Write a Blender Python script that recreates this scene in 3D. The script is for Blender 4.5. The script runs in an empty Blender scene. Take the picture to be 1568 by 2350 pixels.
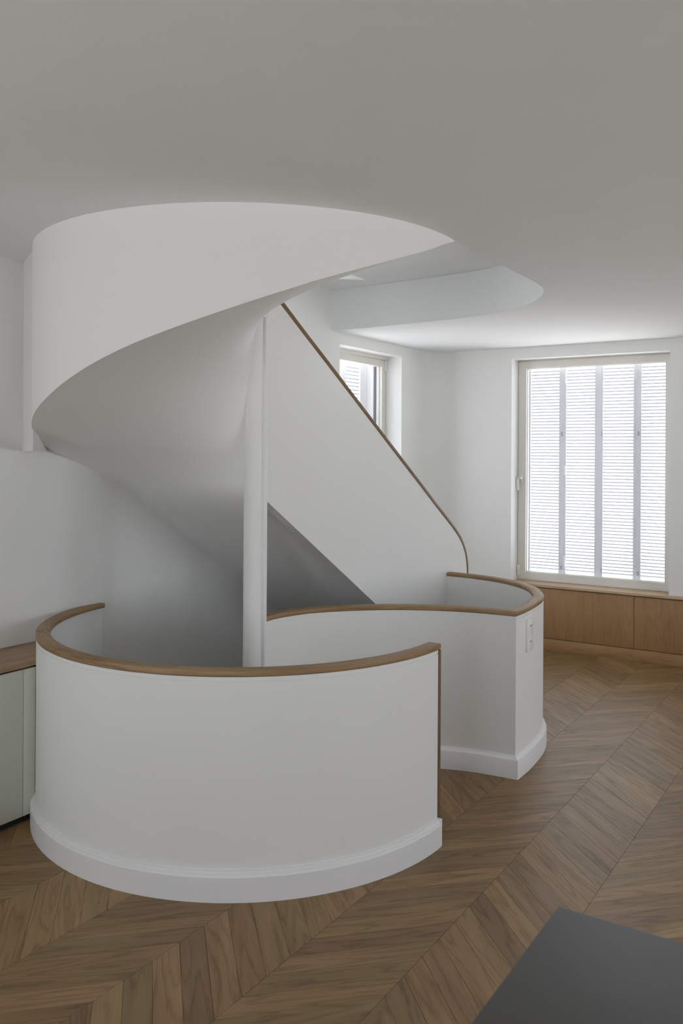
import bpy, bmesh, math, random
from mathutils import Vector, Matrix

random.seed(7)
scene = bpy.context.scene
col = scene.collection

# ------------------------------------------------------------------ camera
TH = 0.5683                      # heading of the parquet rows from the view direction
S_, C_ = math.sin(TH), math.cos(TH)
cam_data = bpy.data.cameras.new("camera")
cam = bpy.data.objects.new("camera", cam_data)
col.objects.link(cam)
scene.camera = cam
cam.location = (0, 0, 1.70)
cam.rotation_mode = 'XYZ'
cam.matrix_world = Matrix.Translation((0, 0, 1.70)) @ Matrix.Rotation(math.radians(90), 4, 'X') @ Matrix.Rotation(0.0057, 4, 'Z')
cam_data.sensor_fit = 'VERTICAL'
cam_data.sensor_height = 36.0
cam_data.sensor_width = 24.02
cam_data.lens = 1984.72 / 2350 * 36.0
cam_data.shift_y = -(1175 - 1039.27) / 2350
cam_data.clip_start = 0.02
cam_data.dof.use_dof = True
cam_data.dof.focus_distance = 4.8
cam_data.dof.aperture_fstop = 8.0

# ------------------------------------------------------------------ world / light
WORLD = 8.4
world = bpy.data.worlds.new("overcast_day")
scene.world = world
world.use_nodes = True
wn = world.node_tree
wn.nodes.clear()
w_out = wn.nodes.new("ShaderNodeOutputWorld")
w_bg = wn.nodes.new("ShaderNodeBackground")
w_tc = wn.nodes.new("ShaderNodeTexCoord")
w_sep = wn.nodes.new("ShaderNodeSeparateXYZ")
w_ramp = wn.nodes.new("ShaderNodeValToRGB")
w_ramp.color_ramp.elements[0].position = 0.42
w_ramp.color_ramp.elements[0].color = (0.985, 0.995, 0.975, 1)      # pale sunlit ground and facades
w_ramp.color_ramp.elements[1].position = 0.56
w_ramp.color_ramp.elements[1].color = (0.62, 0.672, 0.715, 1)       # bright hazy sky
w_map = wn.nodes.new("ShaderNodeMapRange")
w_map.inputs[1].default_value = -1
w_map.inputs[2].default_value = 1
wn.links.new(w_tc.outputs["Generated"], w_sep.inputs[0])
wn.links.new(w_sep.outputs[2], w_map.inputs[0])
wn.links.new(w_map.outputs[0], w_ramp.inputs[0])
wn.links.new(w_ramp.outputs[0], w_bg.inputs[0])
w_bg.inputs[1].default_value = WORLD
wn.links.new(w_bg.outputs[0], w_out.inputs[0])

scene.view_settings.view_transform = 'Standard'
scene.view_settings.look = 'None'
scene.view_settings.gamma = 1.0
scene.view_settings.use_curve_mapping = False
scene.view_settings.exposure = 0.0
scene.cycles.max_bounces = 14
scene.cycles.diffuse_bounces = 9
scene.cycles.glossy_bounces = 4
scene.cycles.transparent_max_bounces = 12
scene.cycles.sample_clamp_indirect = 8.0


# ------------------------------------------------------------------ frame of the room: u runs along the parquet rows, v across
def W(u, v, z=0.0):
    return Vector((u * S_ + v * C_, u * C_ - v * S_, z))


WU, WV, HC = 7.331, -3.6634, 2.642       # window wall, left wall, ceiling
V1, U0 = 3.2, -1.8                        # right wall, wall behind the camera
SLAB = 2.956
CU, CV = 3.39, -2.68                      # newel axis


def portal(name, p, du, dv, dz, facing):
    """sampling portal for daylight in a window opening"""
    L = bpy.data.lights.new(name, 'AREA')
    L.shape = 'RECTANGLE'
    L.size, L.size_y = (du or dv), dz
    L.cycles.is_portal = True
    o = bpy.data.objects.new(name, L)
    o.location = W(*p)
    d = (W(*facing) - W(0, 0)).normalized()
    o.rotation_euler = d.to_track_quat('-Z', 'Y').to_euler()
    col.objects.link(o)


portal("window_portal", (7.70, -2.2, 1.56), 0, 1.5, 2.1, (-1, 0))
portal("window_portal", (6.21, -4.12, 1.56), 1.1, 0, 2.1, (0, 1))
RIGHT_WINDOWS = [(-1.1, -0.3), (3.2, 5.4)]  # unseen side and rear windows, sized and placed to balance the light
REAR_WINDOWS = [(-3.3, -2.3), (-1.1, -0.1)]
for a, b in RIGHT_WINDOWS:
    portal("window_portal", ((a + b) / 2, V1 + 0.2, 1.5), b - a, 0, 2.2, (0, -1))
for a, b in REAR_WINDOWS:
    portal("window_portal", (U0 - 0.2, (a + b) / 2, 1.5), 0, b - a, 2.2, (1, 0))


# ------------------------------------------------------------------ materials
def new_mat(name):
    m = bpy.data.materials.new(name)
    m.use_nodes = True
    nt = m.node_tree
    b = nt.nodes["Principled BSDF"]
    return m, nt, b


def plaster(name, colr, rough=0.75, bump=0.015, vary=0.02, scale=3.0):
    m, nt, b = new_mat(name)
    tc = nt.nodes.new("ShaderNodeTexCoord")
    n1 = nt.nodes.new("ShaderNodeTexNoise")
    n1.inputs["Scale"].default_value = scale
    n1.inputs["Detail"].default_value = 3
    nt.links.new(tc.outputs["Object"], n1.inputs["Vector"])
    mr = nt.nodes.new("ShaderNodeMapRange")
    mr.inputs[3].default_value = 1 - vary
    mr.inputs[4].default_value = 1 + vary
    nt.links.new(n1.outputs[0], mr.inputs[0])
    mx = nt.nodes.new("ShaderNodeVectorMath")
    mx.operation = 'SCALE'
    mx.inputs[0].default_value = colr
    nt.links.new(mr.outputs[0], mx.inputs[3])
    nt.links.new(mx.outputs[0], b.inputs["Base Color"])
    b.inputs["Roughness"].default_value = rough
    if bump:
        n2 = nt.nodes.new("ShaderNodeTexNoise")
        n2.inputs["Scale"].default_value = 140
        n2.inputs["Detail"].default_value = 4
        nt.links.new(tc.outputs["Object"], n2.inputs["Vector"])
        bp = nt.nodes.new("ShaderNodeBump")
        bp.inputs["Strength"].default_value = bump * 4
        bp.inputs["Distance"].default_value = 0.002
        nt.links.new(n2.outputs[0], bp.inputs["Height"])
        nt.links.new(bp.outputs[0], b.inputs["Normal"])
    return m


def wood(name, dark, mid, light, rough=0.5, plank_tint=0.0, grain=1.0, ring=9.0, hue=0.010):
    """oak; grain runs along the U of the UV map (metres)"""
    m, nt, b = new_mat(name)
    N, L = nt.nodes, nt.links
    uv = N.new("ShaderNodeUVMap")
    oi = N.new("ShaderNodeObjectInfo")
    ml = N.new("ShaderNodeMath"); ml.operation = 'MULTIPLY'; ml.inputs[1].default_value = 53.0
    L.new(oi.outputs["Random"], ml.inputs[0])
    cx = N.new("ShaderNodeCombineXYZ")
    L.new(ml.outputs[0], cx.inputs[0]); L.new(ml.outputs[0], cx.inputs[1]); L.new(ml.outputs[0], cx.inputs[2])
    add = N.new("ShaderNodeVectorMath"); add.operation = 'ADD'
    L.new(uv.outputs[0], add.inputs[0]); L.new(cx.outputs[0], add.inputs[1])

    def mapped(sx, sy):
        mp = N.new("ShaderNodeMapping")
        mp.inputs["Scale"].default_value = (sx, sy, 1)
        L.new(add.outputs[0], mp.inputs["Vector"])
        return mp.outputs[0]
    # warped growth rings -> cathedrals and stripes
    n0 = N.new("ShaderNodeTexNoise"); n0.inputs["Scale"].default_value = 1.0; n0.inputs["Detail"].default_value = 1.0
    L.new(mapped(1.1, ring), n0.inputs["Vector"])
    mm = N.new("ShaderNodeMath"); mm.operation = 'MULTIPLY'; mm.inputs[1].default_value = 9.0
    L.new(n0.outputs[0], mm.inputs[0])
    nf = N.new("ShaderNodeTexNoise"); nf.inputs["Scale"].default_value = 1.0; nf.inputs["Detail"].default_value = 3.0
    L.new(mapped(14, 120), nf.inputs["Vector"])
    ma = N.new("ShaderNodeMath"); ma.operation = 'MULTIPLY_ADD'; ma.inputs[1].default_value = 0.75
    L.new(nf.outputs[0], ma.inputs[0]); L.new(mm.outputs[0], ma.inputs[2])
    fr = N.new("ShaderNodeMath"); fr.operation = 'FRACT'
    L.new(ma.outputs[0], fr.inputs[0])
    # asymmetric ring profile: slow lighten, quick dark line
    rr = N.new("ShaderNodeValToRGB")
    e = rr.color_ramp.elements
    e[0].position = 0.0; e[0].color = (0.25, 0.25, 0.25, 1)
    e[1].position = 1.0; e[1].color = (0.30, 0.30, 0.30, 1)
    k = e.new(0.22); k.color = (0.62, 0.62, 0.62, 1)
    k = e.new(0.75); k.color = (0.70, 0.70, 0.70, 1)
    L.new(fr.outputs[0], rr.inputs[0])
    # fine fibre
    n2 = N.new("ShaderNodeTexNoise"); n2.inputs["Scale"].default_value = 1.0; n2.inputs["Detail"].default_value = 4.0
    n2.inputs["Roughness"].default_value = 0.65
    L.new(mapped(7, 330), n2.inputs["Vector"])
    # broad tone along the board
    n3 = N.new("ShaderNodeTexNoise"); n3.inputs["Scale"].default_value = 1.0; n3.inputs["Detail"].default_value = 2.0
    L.new(mapped(2.2, 16), n3.inputs["Vector"])
    m1 = N.new("ShaderNodeMix"); m1.data_type = 'FLOAT'; m1.inputs[0].default_value = 0.42
    L.new(rr.outputs[0], m1.inputs[2]); L.new(n2.outputs[0], m1.inputs[3])
    m2 = N.new("ShaderNodeMix"); m2.data_type = 'FLOAT'; m2.inputs[0].default_value = 0.38
    L.new(m1.outputs[0], m2.inputs[2]); L.new(n3.outputs[0], m2.inputs[3])
    cr = N.new("ShaderNodeValToRGB")
    e = cr.color_ramp.elements
    half = 0.17 / grain
    e[0].position = max(0.0, 0.50 - half); e[0].color = (*dark, 1)
    e[1].position = min(1.0, 0.52 + half); e[1].color = (*light, 1)
    k = e.new(0.51); k.color = (*mid, 1)
    L.new(m2.outputs[0], cr.inputs[0])
    outc = cr.outputs[0]
    if plank_tint:
        # every board its own tone: lightness and a shift between pinkish and yellowish oak
        wn_ = N.new("ShaderNodeTexWhiteNoise"); wn_.noise_dimensions = '1D'
        L.new(oi.outputs["Random"], wn_.inputs["W"])
        hs = N.new("ShaderNodeHueSaturation")
        mh = N.new("ShaderNodeMapRange"); mh.inputs[3].default_value = 0.498 - hue; mh.inputs[4].default_value = 0.498 + hue
        L.new(wn_.outputs["Value"], mh.inputs[0]); L.new(mh.outputs[0], hs.inputs["Hue"])
        mv = N.new("ShaderNodeMapRange"); mv.inputs[3].default_value = 1 - plank_tint; mv.inputs[4].default_value = 1 + plank_tint
        L.new(oi.outputs["Random"], mv.inputs[0]); L.new(mv.outputs[0], hs.inputs["Value"])
        hs.inputs["Saturation"].default_value = 1.0
        L.new(outc, hs.inputs["Color"])
        outc = hs.outputs[0]
    L.new(outc, b.inputs["Base Color"])
    rm = N.new("ShaderNodeMapRange"); rm.inputs[3].default_value = rough + 0.10; rm.inputs[4].default_value = rough - 0.06
    L.new(m2.outputs[0], rm.inputs[0]); L.new(rm.outputs[0], b.inputs["Roughness"])
    bp = N.new("ShaderNodeBump"); bp.inputs["Strength"].default_value = 0.12; bp.inputs["Distance"].default_value = 0.0006
    L.new(m1.outputs[0], bp.inputs["Height"]); L.new(bp.outputs[0], b.inputs["Normal"])
    return m


def plain(name, colr, rough=0.5, metal=0.0):
    return plaster(name, colr, rough, 0, 0.01, 6.0) if not metal else _metal(name, colr, rough)


def _metal(name, colr, rough):
    m, nt, b = new_mat(name)
    b.inputs["Base Color"].default_value = (*colr, 1)
    b.inputs["Roughness"].default_value = rough
    b.inputs["Metallic"].default_value = 1
    return m


M_WALL = plaster("white_plaster", (0.78, 0.78, 0.768), 0.8)
M_CEIL = plaster("ceiling_plaster", (0.80, 0.805, 0.81), 0.85)
M_STAIR = plaster("satin_white_plaster", (0.835, 0.835, 0.818), 0.6, 0.01, 0.012, 1.6)
M_SKIRT = plaster("white_skirting_paint", (0.84, 0.84, 0.84), 0.4, 0, 0.01)
M_FLOOR = wood("smoked_oak_parquet", (0.112, 0.061, 0.020), (0.228, 0.138, 0.055), (0.330, 0.218, 0.105), 0.44, 0.19, 0.78, 10.0, 0.006)
M_RAIL = wood("oak_handrail", (0.185, 0.105, 0.045), (0.30, 0.188, 0.092), (0.41, 0.275, 0.150), 0.5, 0, 1.0, 22.0)
M_RAILD = wood("oak_handrail_brown", (0.11, 0.057, 0.020), (0.18, 0.102, 0.043), (0.25, 0.150, 0.070), 0.5, 0, 1.0, 22.0)
M_BENCH = wood("oak_bench_veneer", (0.21, 0.105, 0.040), (0.325, 0.185, 0.080), (0.40, 0.245, 0.118), 0.5, 0.04, 0.55, 11.0, 0.001)
M_LEDGE = wood("oak_ledge", (0.36, 0.24, 0.13), (0.50, 0.36, 0.22), (0.58, 0.43, 0.28), 0.5, 0, 1.0, 14.0)
M_COUNTER = wood("oak_counter", (0.22, 0.135, 0.072), (0.34, 0.225, 0.13), (0.42, 0.29, 0.18), 0.5, 0, 1.0, 12.0)
M_SAGE = plaster("sage_lacquer", (0.66, 0.68, 0.58), 0.45, 0, 0.01)
M_GAP = plain("shadow_gap", (0.02, 0.018, 0.015), 0.9)
M_JOINT = plain("parquet_subfloor", (0.09, 0.06, 0.038), 0.9)
M_FRAME = plaster("cream_window_paint", (0.74, 0.72, 0.67), 0.35, 0, 0.01)
M_SHUT = plaster("white_shutter_paint", (0.80, 0.81, 0.84), 0.5, 0, 0.01)
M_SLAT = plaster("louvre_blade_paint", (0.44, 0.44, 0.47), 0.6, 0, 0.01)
M_HW = plain("white_hardware", (0.82, 0.82, 0.80), 0.3)
M_SEAL = plain("dark_rubber_seal", (0.05, 0.05, 0.06), 0.7)
M_STEEL = _metal("latch_steel", (0.35, 0.37, 0.42), 0.4)
M_SWITCH = plain("switch_plastic", (0.86, 0.86, 0.85), 0.35)
M_ISLAND = plaster("grey_stone_top", (0.066, 0.063, 0.058), 0.5, 0, 0.10, 2.5)
M_ISLB = plain("grey_island_body", (0.12, 0.12, 0.12), 0.6)
M_LOW = plaster("lower_plaster", (0.7, 0.7, 0.69), 0.9)

mg, ntg, bg_ = new_mat("window_glass")
ntg.nodes.remove(bg_)
g_out = ntg.nodes["Material Output"]
g_t = ntg.nodes.new("ShaderNodeBsdfTransparent"); g_t.inputs[0].default_value = (0.96, 0.96, 0.975, 1)
g_g = ntg.nodes.new("ShaderNodeBsdfGlossy"); g_g.inputs["Roughness"].default_value = 0.03
g_f = ntg.nodes.new("ShaderNodeFresnel")
g_geo = ntg.nodes.new("ShaderNodeNewGeometry")
g_ior = ntg.nodes.new("ShaderNodeMapRange"); g_ior.inputs[3].default_value = 1.45; g_ior.inputs[4].default_value = 1 / 1.45
ntg.links.new(g_geo.outputs["Backfacing"], g_ior.inputs[0]); ntg.links.new(g_ior.outputs[0], g_f.inputs[0])
g_m = ntg.nodes.new("ShaderNodeMixShader")
ntg.links.new(g_f.outputs[0], g_m.inputs[0]); ntg.links.new(g_t.outputs[0], g_m.inputs[1]); ntg.links.new(g_g.outputs[0], g_m.inputs[2])
g_h = ntg.nodes.new("ShaderNodeBsdfTranslucent"); g_h.inputs[0].default_value = (0.9, 0.9, 1.0, 1)
g_m2 = ntg.nodes.new("ShaderNodeMixShader"); g_m2.inputs[0].default_value = 0.028      # pale haze mixed in for window glare, per face of the pane
ntg.links.new(g_m.outputs[0], g_m2.inputs[1]); ntg.links.new(g_h.outputs[0], g_m2.inputs[2])
ntg.links.new(g_m2.outputs[0], g_out.inputs[0])
M_GLASS = mg
M_GLASS1 = mg.copy()
M_GLASS1.name = "dimming_glass"
for n_ in M_GLASS1.node_tree.nodes:
    if n_.type == 'BSDF_TRANSPARENT': n_.inputs[0].default_value = (0.90, 0.90, 0.91, 1)  # darker tint, added to dim the daylight from the tall window
    if n_.type == 'MIX_SHADER' and not n_.inputs[0].is_linked: n_.inputs[0].default_value = 0.042  # stronger glare haze over its shutters


# ------------------------------------------------------------------ object helpers
def tag(o, label=None, cat=None, group=None, kind=None):
    if label: o['label'] = label
    if cat: o['category'] = cat
    if group: o['group'] = group
    if kind: o['kind'] = kind
    return o


def empty(name, loc, label=None, cat=None, group=None, kind=None):
    o = bpy.data.objects.new(name, None)
    o.empty_display_size = 0.1
    o.location = loc
    col.objects.link(o)
    return tag(o, label, cat, group, kind)


def base_of(o):
    p = Vector((0, 0, 0))
    while o is not None:
        p += o.location
        o = o.parent
    return p


def link_mesh(name, me, m, parent=None, loc=None):
    if m is not None and not me.materials:
        me.materials.append(m)
    o = bpy.data.objects.new(name, me)
    if parent is not None:
        o.parent = parent
    if loc is not None:
        o.location = loc
    col.objects.link(o)
    return o


def finish(bm, name, m, parent=None, origin=None, smooth=None, bevel=0.0):
    """bm holds world coordinates; the object's origin goes to ORIGIN (or the parent's base)"""
    if bevel:
        bmesh.ops.bevel(bm, geom=bm.edges[:], offset=bevel, segments=2, affect='EDGES', profile=0.5)
    bmesh.ops.recalc_face_normals(bm, faces=bm.faces[:])
    pb = base_of(parent) if parent is not None else Vector((0, 0, 0))
    org = Vector(origin) if origin is not None else pb
    bmesh.ops.translate(bm, verts=bm.verts[:], vec=-org)
    me = bpy.data.meshes.new(name)
    bm.to_mesh(me)
    bm.free()
    if smooth is not None:
        me.polygons.foreach_set("use_smooth", [True] * len(me.polygons))
        me.set_sharp_from_angle(angle=math.radians(smooth))
    return link_mesh(name, me, m, parent, org - pb)


def add_box(bm, u0, u1, v0, v1, z0, z1, grain='u'):
    uvl = bm.loops.layers.uv.verify()
    P = [(u, v, z) for u in (u0, u1) for v in (v0, v1) for z in (z0, z1)]
    vs = [bm.verts.new(W(*p)) for p in P]
    off = random.random() * 7
    for f in ((0, 1, 3, 2), (4, 6, 7, 5), (0, 4, 5, 1), (2, 3, 7, 6), (0, 2, 6, 4), (1, 5, 7, 3)):
        fc = bm.faces.new([vs[i] for i in f])
        for lp, i in zip(fc.loops, f):
            p = P[i]
            g = {'u': (p[0], p[1] + p[2]), 'v': (p[1], p[0] + p[2]), 'z': (p[2], p[0] + p[1])}[grain]
            lp[uvl].uv = (g[0] + off, g[1])
    return vs


def box(name, u0, u1, v0, v1, z0, z1, m, parent=None, grain='u', bevel=0.0, origin=None):
    bm = bmesh.new()
    add_box(bm, u0, u1, v0, v1, z0, z1, grain)
    return finish(bm, name, m, parent, origin if (origin is not None or parent is not None) else W((u0 + u1) / 2, (v0 + v1) / 2, z0),
                  smooth=35 if bevel else None, bevel=bevel)


def boxes(name, lst, m, parent=None, grain='u', origin=None):
    bm = bmesh.new()
    for b in lst:
        add_box(bm, *b, grain)
    return finish(bm, name, m, parent, origin)


def prism(name, pts, z0, z1, m, parent=None, smooth=None):
    """straight prism over a polygon given in (u, v)"""
    bm = bmesh.new()
    lo = [bm.verts.new(W(u, v, z0)) for u, v in pts]
    hi = [bm.verts.new(W(u, v, z1)) for u, v in pts]
    n = len(pts)
    f1 = bm.faces.new(lo); f2 = bm.faces.new(hi)
    for i in range(n):
        bm.faces.new((lo[i], lo[(i + 1) % n], hi[(i + 1) % n], hi[i]))
    bmesh.ops.triangulate(bm, faces=[f1, f2])
    return finish(bm, name, m, parent, None if parent is not None else W(pts[0][0], pts[0][1], z0), smooth=smooth)


def loft(name, rings, m, parent=None, closed_ring=True, caps=True, smooth=35, origin=None):
    """rings: lists of world points of equal length; UV: U along the loft, V around"""
    bm = bmesh.new()
    uvl = bm.loops.layers.uv.verify()
    rv = [[bm.verts.new(p) for p in r] for r in rings]
    n = len(rings[0])
    s = [0.0]
    for a, b in zip(rings, rings[1:]):
        s.append(s[-1] + sum((Vector(p) - Vector(q)).length for p, q in zip(a, b)) / n)
    per = [0.0]
    for i in range(n):
        per.append(per[-1] + (Vector(rings[0][i]) - Vector(rings[0][(i + 1) % n])).length)
    off = random.random() * 5
    for i in range(len(rings) - 1):
        for j in range(n if closed_ring else n - 1):
            k = (j + 1) % n
            f = bm.faces.new((rv[i][j], rv[i][k], rv[i + 1][k], rv[i + 1][j]))
            for lp, uv in zip(f.loops, ((s[i], per[j]), (s[i], per[j + 1]), (s[i + 1], per[j + 1]), (s[i + 1], per[j]))):
                lp[uvl].uv = (uv[0] + off, uv[1])
    if caps and closed_ring:
        for r, sg in ((rv[0], 0), (rv[-1], s[-1])):
            f = bm.faces.new(r)
            for lp in f.loops:
                lp[uvl].uv = (sg + off + lp.vert.co.z, lp.vert.co.x)
    return finish(bm, name, m, parent, origin, smooth=smooth)


def catmull(P, n=8):
    """smooth curve through points of any dimension"""
    out = []
    P = [tuple(p) for p in P]
    for i in range(len(P) - 1):
        p0 = P[max(i - 1, 0)]; p1 = P[i]; p2 = P[i + 1]; p3 = P[min(i + 2, len(P) - 1)]
        for k in range(n):
            t = k / n
            out.append(tuple(0.5 * ((2 * b) + (-a + c) * t + (2 * a - 5 * b + 4 * c - d) * t * t + (-a + 3 * b - 3 * c + d) * t ** 3)
                             for a, b, c, d in zip(p0, p1, p2, p3)))
    out.append(P[-1])
    return out


def inward(path, corners=()):
    """right-hand normals of a plan path; mitred at the indices in CORNERS"""
    N = []
    for i in range(len(path)):
        def nrm(a, b):
            du, dv = b[0] - a[0], b[1] - a[1]
            l = math.hypot(du, dv)
            return (dv / l, -du / l)
        if i == 0: n = nrm(path[0], path[1])
        elif i == len(path) - 1: n = nrm(path[-2], path[-1])
        else:
            a, b = nrm(path[i - 1], path[i]), nrm(path[i], path[i + 1])
            d = 1 + a[0] * b[0] + a[1] * b[1]
            n = ((a[0] + b[0]) / d, (a[1] + b[1]) / d)
        N.append(n)
    return N


def sweep(name, path, normals, prof, m, parent, i0=0, i1=None, vmin=None, smooth=35):
    i1 = len(path) if i1 is None else i1
    rings = []
    for (u, v), (nu, nv) in list(zip(path, normals))[i0:i1]:
        r = []
        for o, z in prof:
            vv = v + nv * o
            if vmin is not None: vv = max(vv, vmin)
            r.append(W(u + nu * o, vv, z))
        rings.append(r)
    return loft(name, rings, m, parent, smooth=smooth)


def round_rect(o0, o1, z0, z1, r=0.006, n=3):
    P = []
    for cx, cz, a0 in ((o0 + r, z0 + r, 180), (o1 - r, z0 + r, 270), (o1 - r, z1 - r, 0), (o0 + r, z1 - r, 90)):
        for k in range(n + 1):
            a = math.radians(a0 + 90 * k / n)
            P.append((cx + r * math.cos(a), cz + r * math.sin(a)))
    return P


def arc(r, a0, a1, n, cu=CU, cv=CV):
    """angles in degrees measured from +u towards +v"""
    return [(cu + r * math.cos(math.radians(a0 + (a1 - a0) * i / n)), cv + r * math.sin(math.radians(a0 + (a1 - a0) * i / n))) for i in range(n + 1)]


# ================================================================== THE ROOM
# plan curves -------------------------------------------------------
# S-shaped guard from the newel to the corner (front face), then the hook round the void (outer face)
S_PTS = [(3.43, -2.655), (3.53, -2.668), (3.64, -2.655), (3.79, -2.602), (3.94, -2.492), (4.087, -2.335), (4.20, -2.155), (4.27, -1.985), (4.303, -1.83), (4.318, -1.665)]
H_PTS = [(4.318, -1.665), (4.474, -1.665), (4.715, -1.684), (4.90, -1.722), (5.04, -1.782), (5.211, -1.884), (5.36, -2.038), (5.458, -2.205), (5.515, -2.40), (5.53, -2.56), (5.53, -2.625)]
S_CURVE = catmull(S_PTS, 5)
H_CURVE = catmull(H_PTS, 5)
# nothing closer to the mitred corner than the wall is thick
S_CURVE = [p for p in S_CURVE[:-1] if math.dist(p, S_PTS[-1]) > 0.085] + [S_CURVE[-1]]
H_CURVE = [H_CURVE[0]] + [p for p in H_CURVE[1:] if math.dist(p, H_PTS[0]) > 0.085]
GUARD = S_CURVE + H_CURVE[1:]
I_CORNER = len(S_CURVE) - 1
GUARD_N = inward(GUARD)

# ceiling opening rim
RIM = [(3.494, -1.640), (3.772, -1.655), (4.048, -1.657), (4.30, -1.658), (4.508, -1.661), (4.696, -1.675), (4.844, -1.711), (4.985, -1.776),
       (5.175, -1.906), (5.325, -2.067), (5.435, -2.247), (5.522, -2.573), (5.562, -3.059), (5.584, -3.406), (5.585, -3.70)]
RIM_C = catmull(RIM, 5)
A_WALL = 360 - math.degrees(math.acos(-0.349 / 1.043)) - 0  # drum meets the left wall
A_TIP = math.degrees(math.atan2(-1.640 - CV, 3.494 - CU))
DRUM_R = 1.043
drum_arc = arc(DRUM_R, A_WALL, A_TIP, 56)       # from the left wall round the front to the tip

# ceiling slab with its opening ------------------------------------
ceil_poly = ([(U0, WV)] + [(drum_arc[0][0], WV)] + drum_arc[1:] + RIM_C[1:-1] + [(5.585, WV), (WU, WV), (WU, V1), (U0, V1)])
c = prism("ceiling", ceil_poly, HC, SLAB, M_CEIL, smooth=30)
tag(c, kind='structure')

# floor slab (below the boards) with the well cut out ----------------
well = arc(1.0, 259.0, 90.0, 40)                # left wall -> front -> entry side
WELL_FLOOR = [(u + n[0] * 0.02, v + n[1] * 0.02) for (u, v), n in zip(GUARD, GUARD_N)]
floor_poly = ([(U0, WV)] + [(3.19, WV)] + well[1:] + [(3.39, -2.64)] + WELL_FLOOR[3:] + [(5.60, -2.64), (5.60, WV), (WU, WV), (WU, V1), (U0, V1)])
fl = prism("floor", floor_poly, -0.30, -0.004, M_JOINT)
tag(fl, kind='structure')
fl_base = base_of(fl)

# ---- chevron parquet ------------------------------------------------
PV0, PW, PP, PU0 = -1.3341, 0.3725, 0.1285, 2.3564
GAP = 0.0005


def convex_cut(poly, cutter):
    """poly minus a convex cutter -> list of convex polygons (Sutherland-Hodgman pieces)"""
    area = sum(a[0] * b[1] - b[0] * a[1] for a, b in zip(cutter, cutter[1:] + cutter[:1]))
    cut = cutter if area > 0 else cutter[::-1]

    def clip(pl, a, b, inside):
        out = []
        sg = 1 if inside else -1
        def sd(p): return sg * ((b[0] - a[0]) * (p[1] - a[1]) - (b[1] - a[1]) * (p[0] - a[0]))
        for p, q in zip(pl, pl[1:] + pl[:1]):
            dp, dq = sd(p), sd(q)
            if dp >= 0: out.append(p)
            if (dp > 0 > dq) or (dp < 0 < dq):
                t = dp / (dp - dq)
                out.append((p[0] + (q[0] - p[0]) * t, p[1] + (q[1] - p[1]) * t))
        return out
    res, rest = [], poly
    for a, b in zip(cut, cut[1:] + cut[:1]):
        o = clip(rest, a, b, False)
        if len(o) >= 3 and abs(sum(p[0] * q[1] - q[0] * p[1] for p, q in zip(o, o[1:] + o[:1]))) > 2e-6:
            res.append(o)
        rest = clip(rest, a, b, True)
        if len(rest) < 3: return [poly]                # no overlap at all
    if abs(sum(p[0] * q[1] - q[0] * p[1] for p, q in zip(rest, rest[1:] + rest[:1]))) < 4e-6: return [poly]
    return res                                         # what is left in REST lies inside the cutter: dropped


disc = [(min(p[0], 3.39), p[1]) for p in arc(0.995, 90, 270, 26)]
cutters = [disc, [(3.39, -2.64), (5.62, -2.64), (5.62, -3.75), (3.39, -3.75)]]
X = (4.75, -2.645)
for a, b in zip(WELL_FLOOR[2::4], WELL_FLOOR[6::4] + [WELL_FLOOR[-1]]):
    if abs((b[0] - a[0]) * (X[1] - a[1]) - (b[1] - a[1]) * (X[0] - a[0])) > 1e-4:
        cutters.append([a, b, X])


def bbox(pl): return min(p[0] for p in pl), max(p[0] for p in pl), min(p[1] for p in pl), max(p[1] for p in pl)


cut_bb = [bbox(c_) for c_ in cutters]


def px(u, v, z=0.0):
    p = W(u, v, z)
    if p.y < 0.3: return None
    return 784 + 1984.7 * p.x / p.y, 1039.3 - 1984.7 * (p.z - 1.7) / p.y


def board_mesh(name, pieces, cen, ang, m):
    """pieces: convex (u, v) polygons of one board; slightly chamfered prisms, local x along the board"""
    bm = bmesh.new()
    uvl = bm.loops.layers.uv.verify()
    rot = Matrix.Rotation(-ang, 3, 'Z')
    cw = W(*cen)
    for pl in pieces:
        top, mid, lo = [], [], []
        mu = sum(p[0] for p in pl) / len(pl); mv = sum(p[1] for p in pl) / len(pl)
        for (u, v) in pl:
            d = math.hypot(u - mu, v - mv) or 1
            k = 1 - (0.0005 / d if len(pieces) == 1 else 0)
            top.append(bm.verts.new(rot @ (W(mu + (u - mu) * k, mv + (v - mv) * k, 0.0) - cw)))
            mid.append(bm.verts.new(rot @ (W(u, v, -0.0005) - cw)))
            lo.append(bm.verts.new(rot @ (W(u, v, -0.0145) - cw)))
        n = len(pl)
        bm.faces.new(top)
        for i in range(n):
            j = (i + 1) % n
            bm.faces.new((top[i], top[j], mid[j], mid[i]))
            bm.faces.new((mid[i], mid[j], lo[j], lo[i]))
    bmesh.ops.recalc_face_normals(bm, faces=bm.faces[:])
    for f in bm.faces:
        for lp in f.loops:
            lp[uvl].uv = (lp.vert.co.x, lp.vert.co.y)
    me = bpy.data.meshes.new(name)
    bm.to_mesh(me); bm.free()
    me.materials.append(m)
    return me


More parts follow.
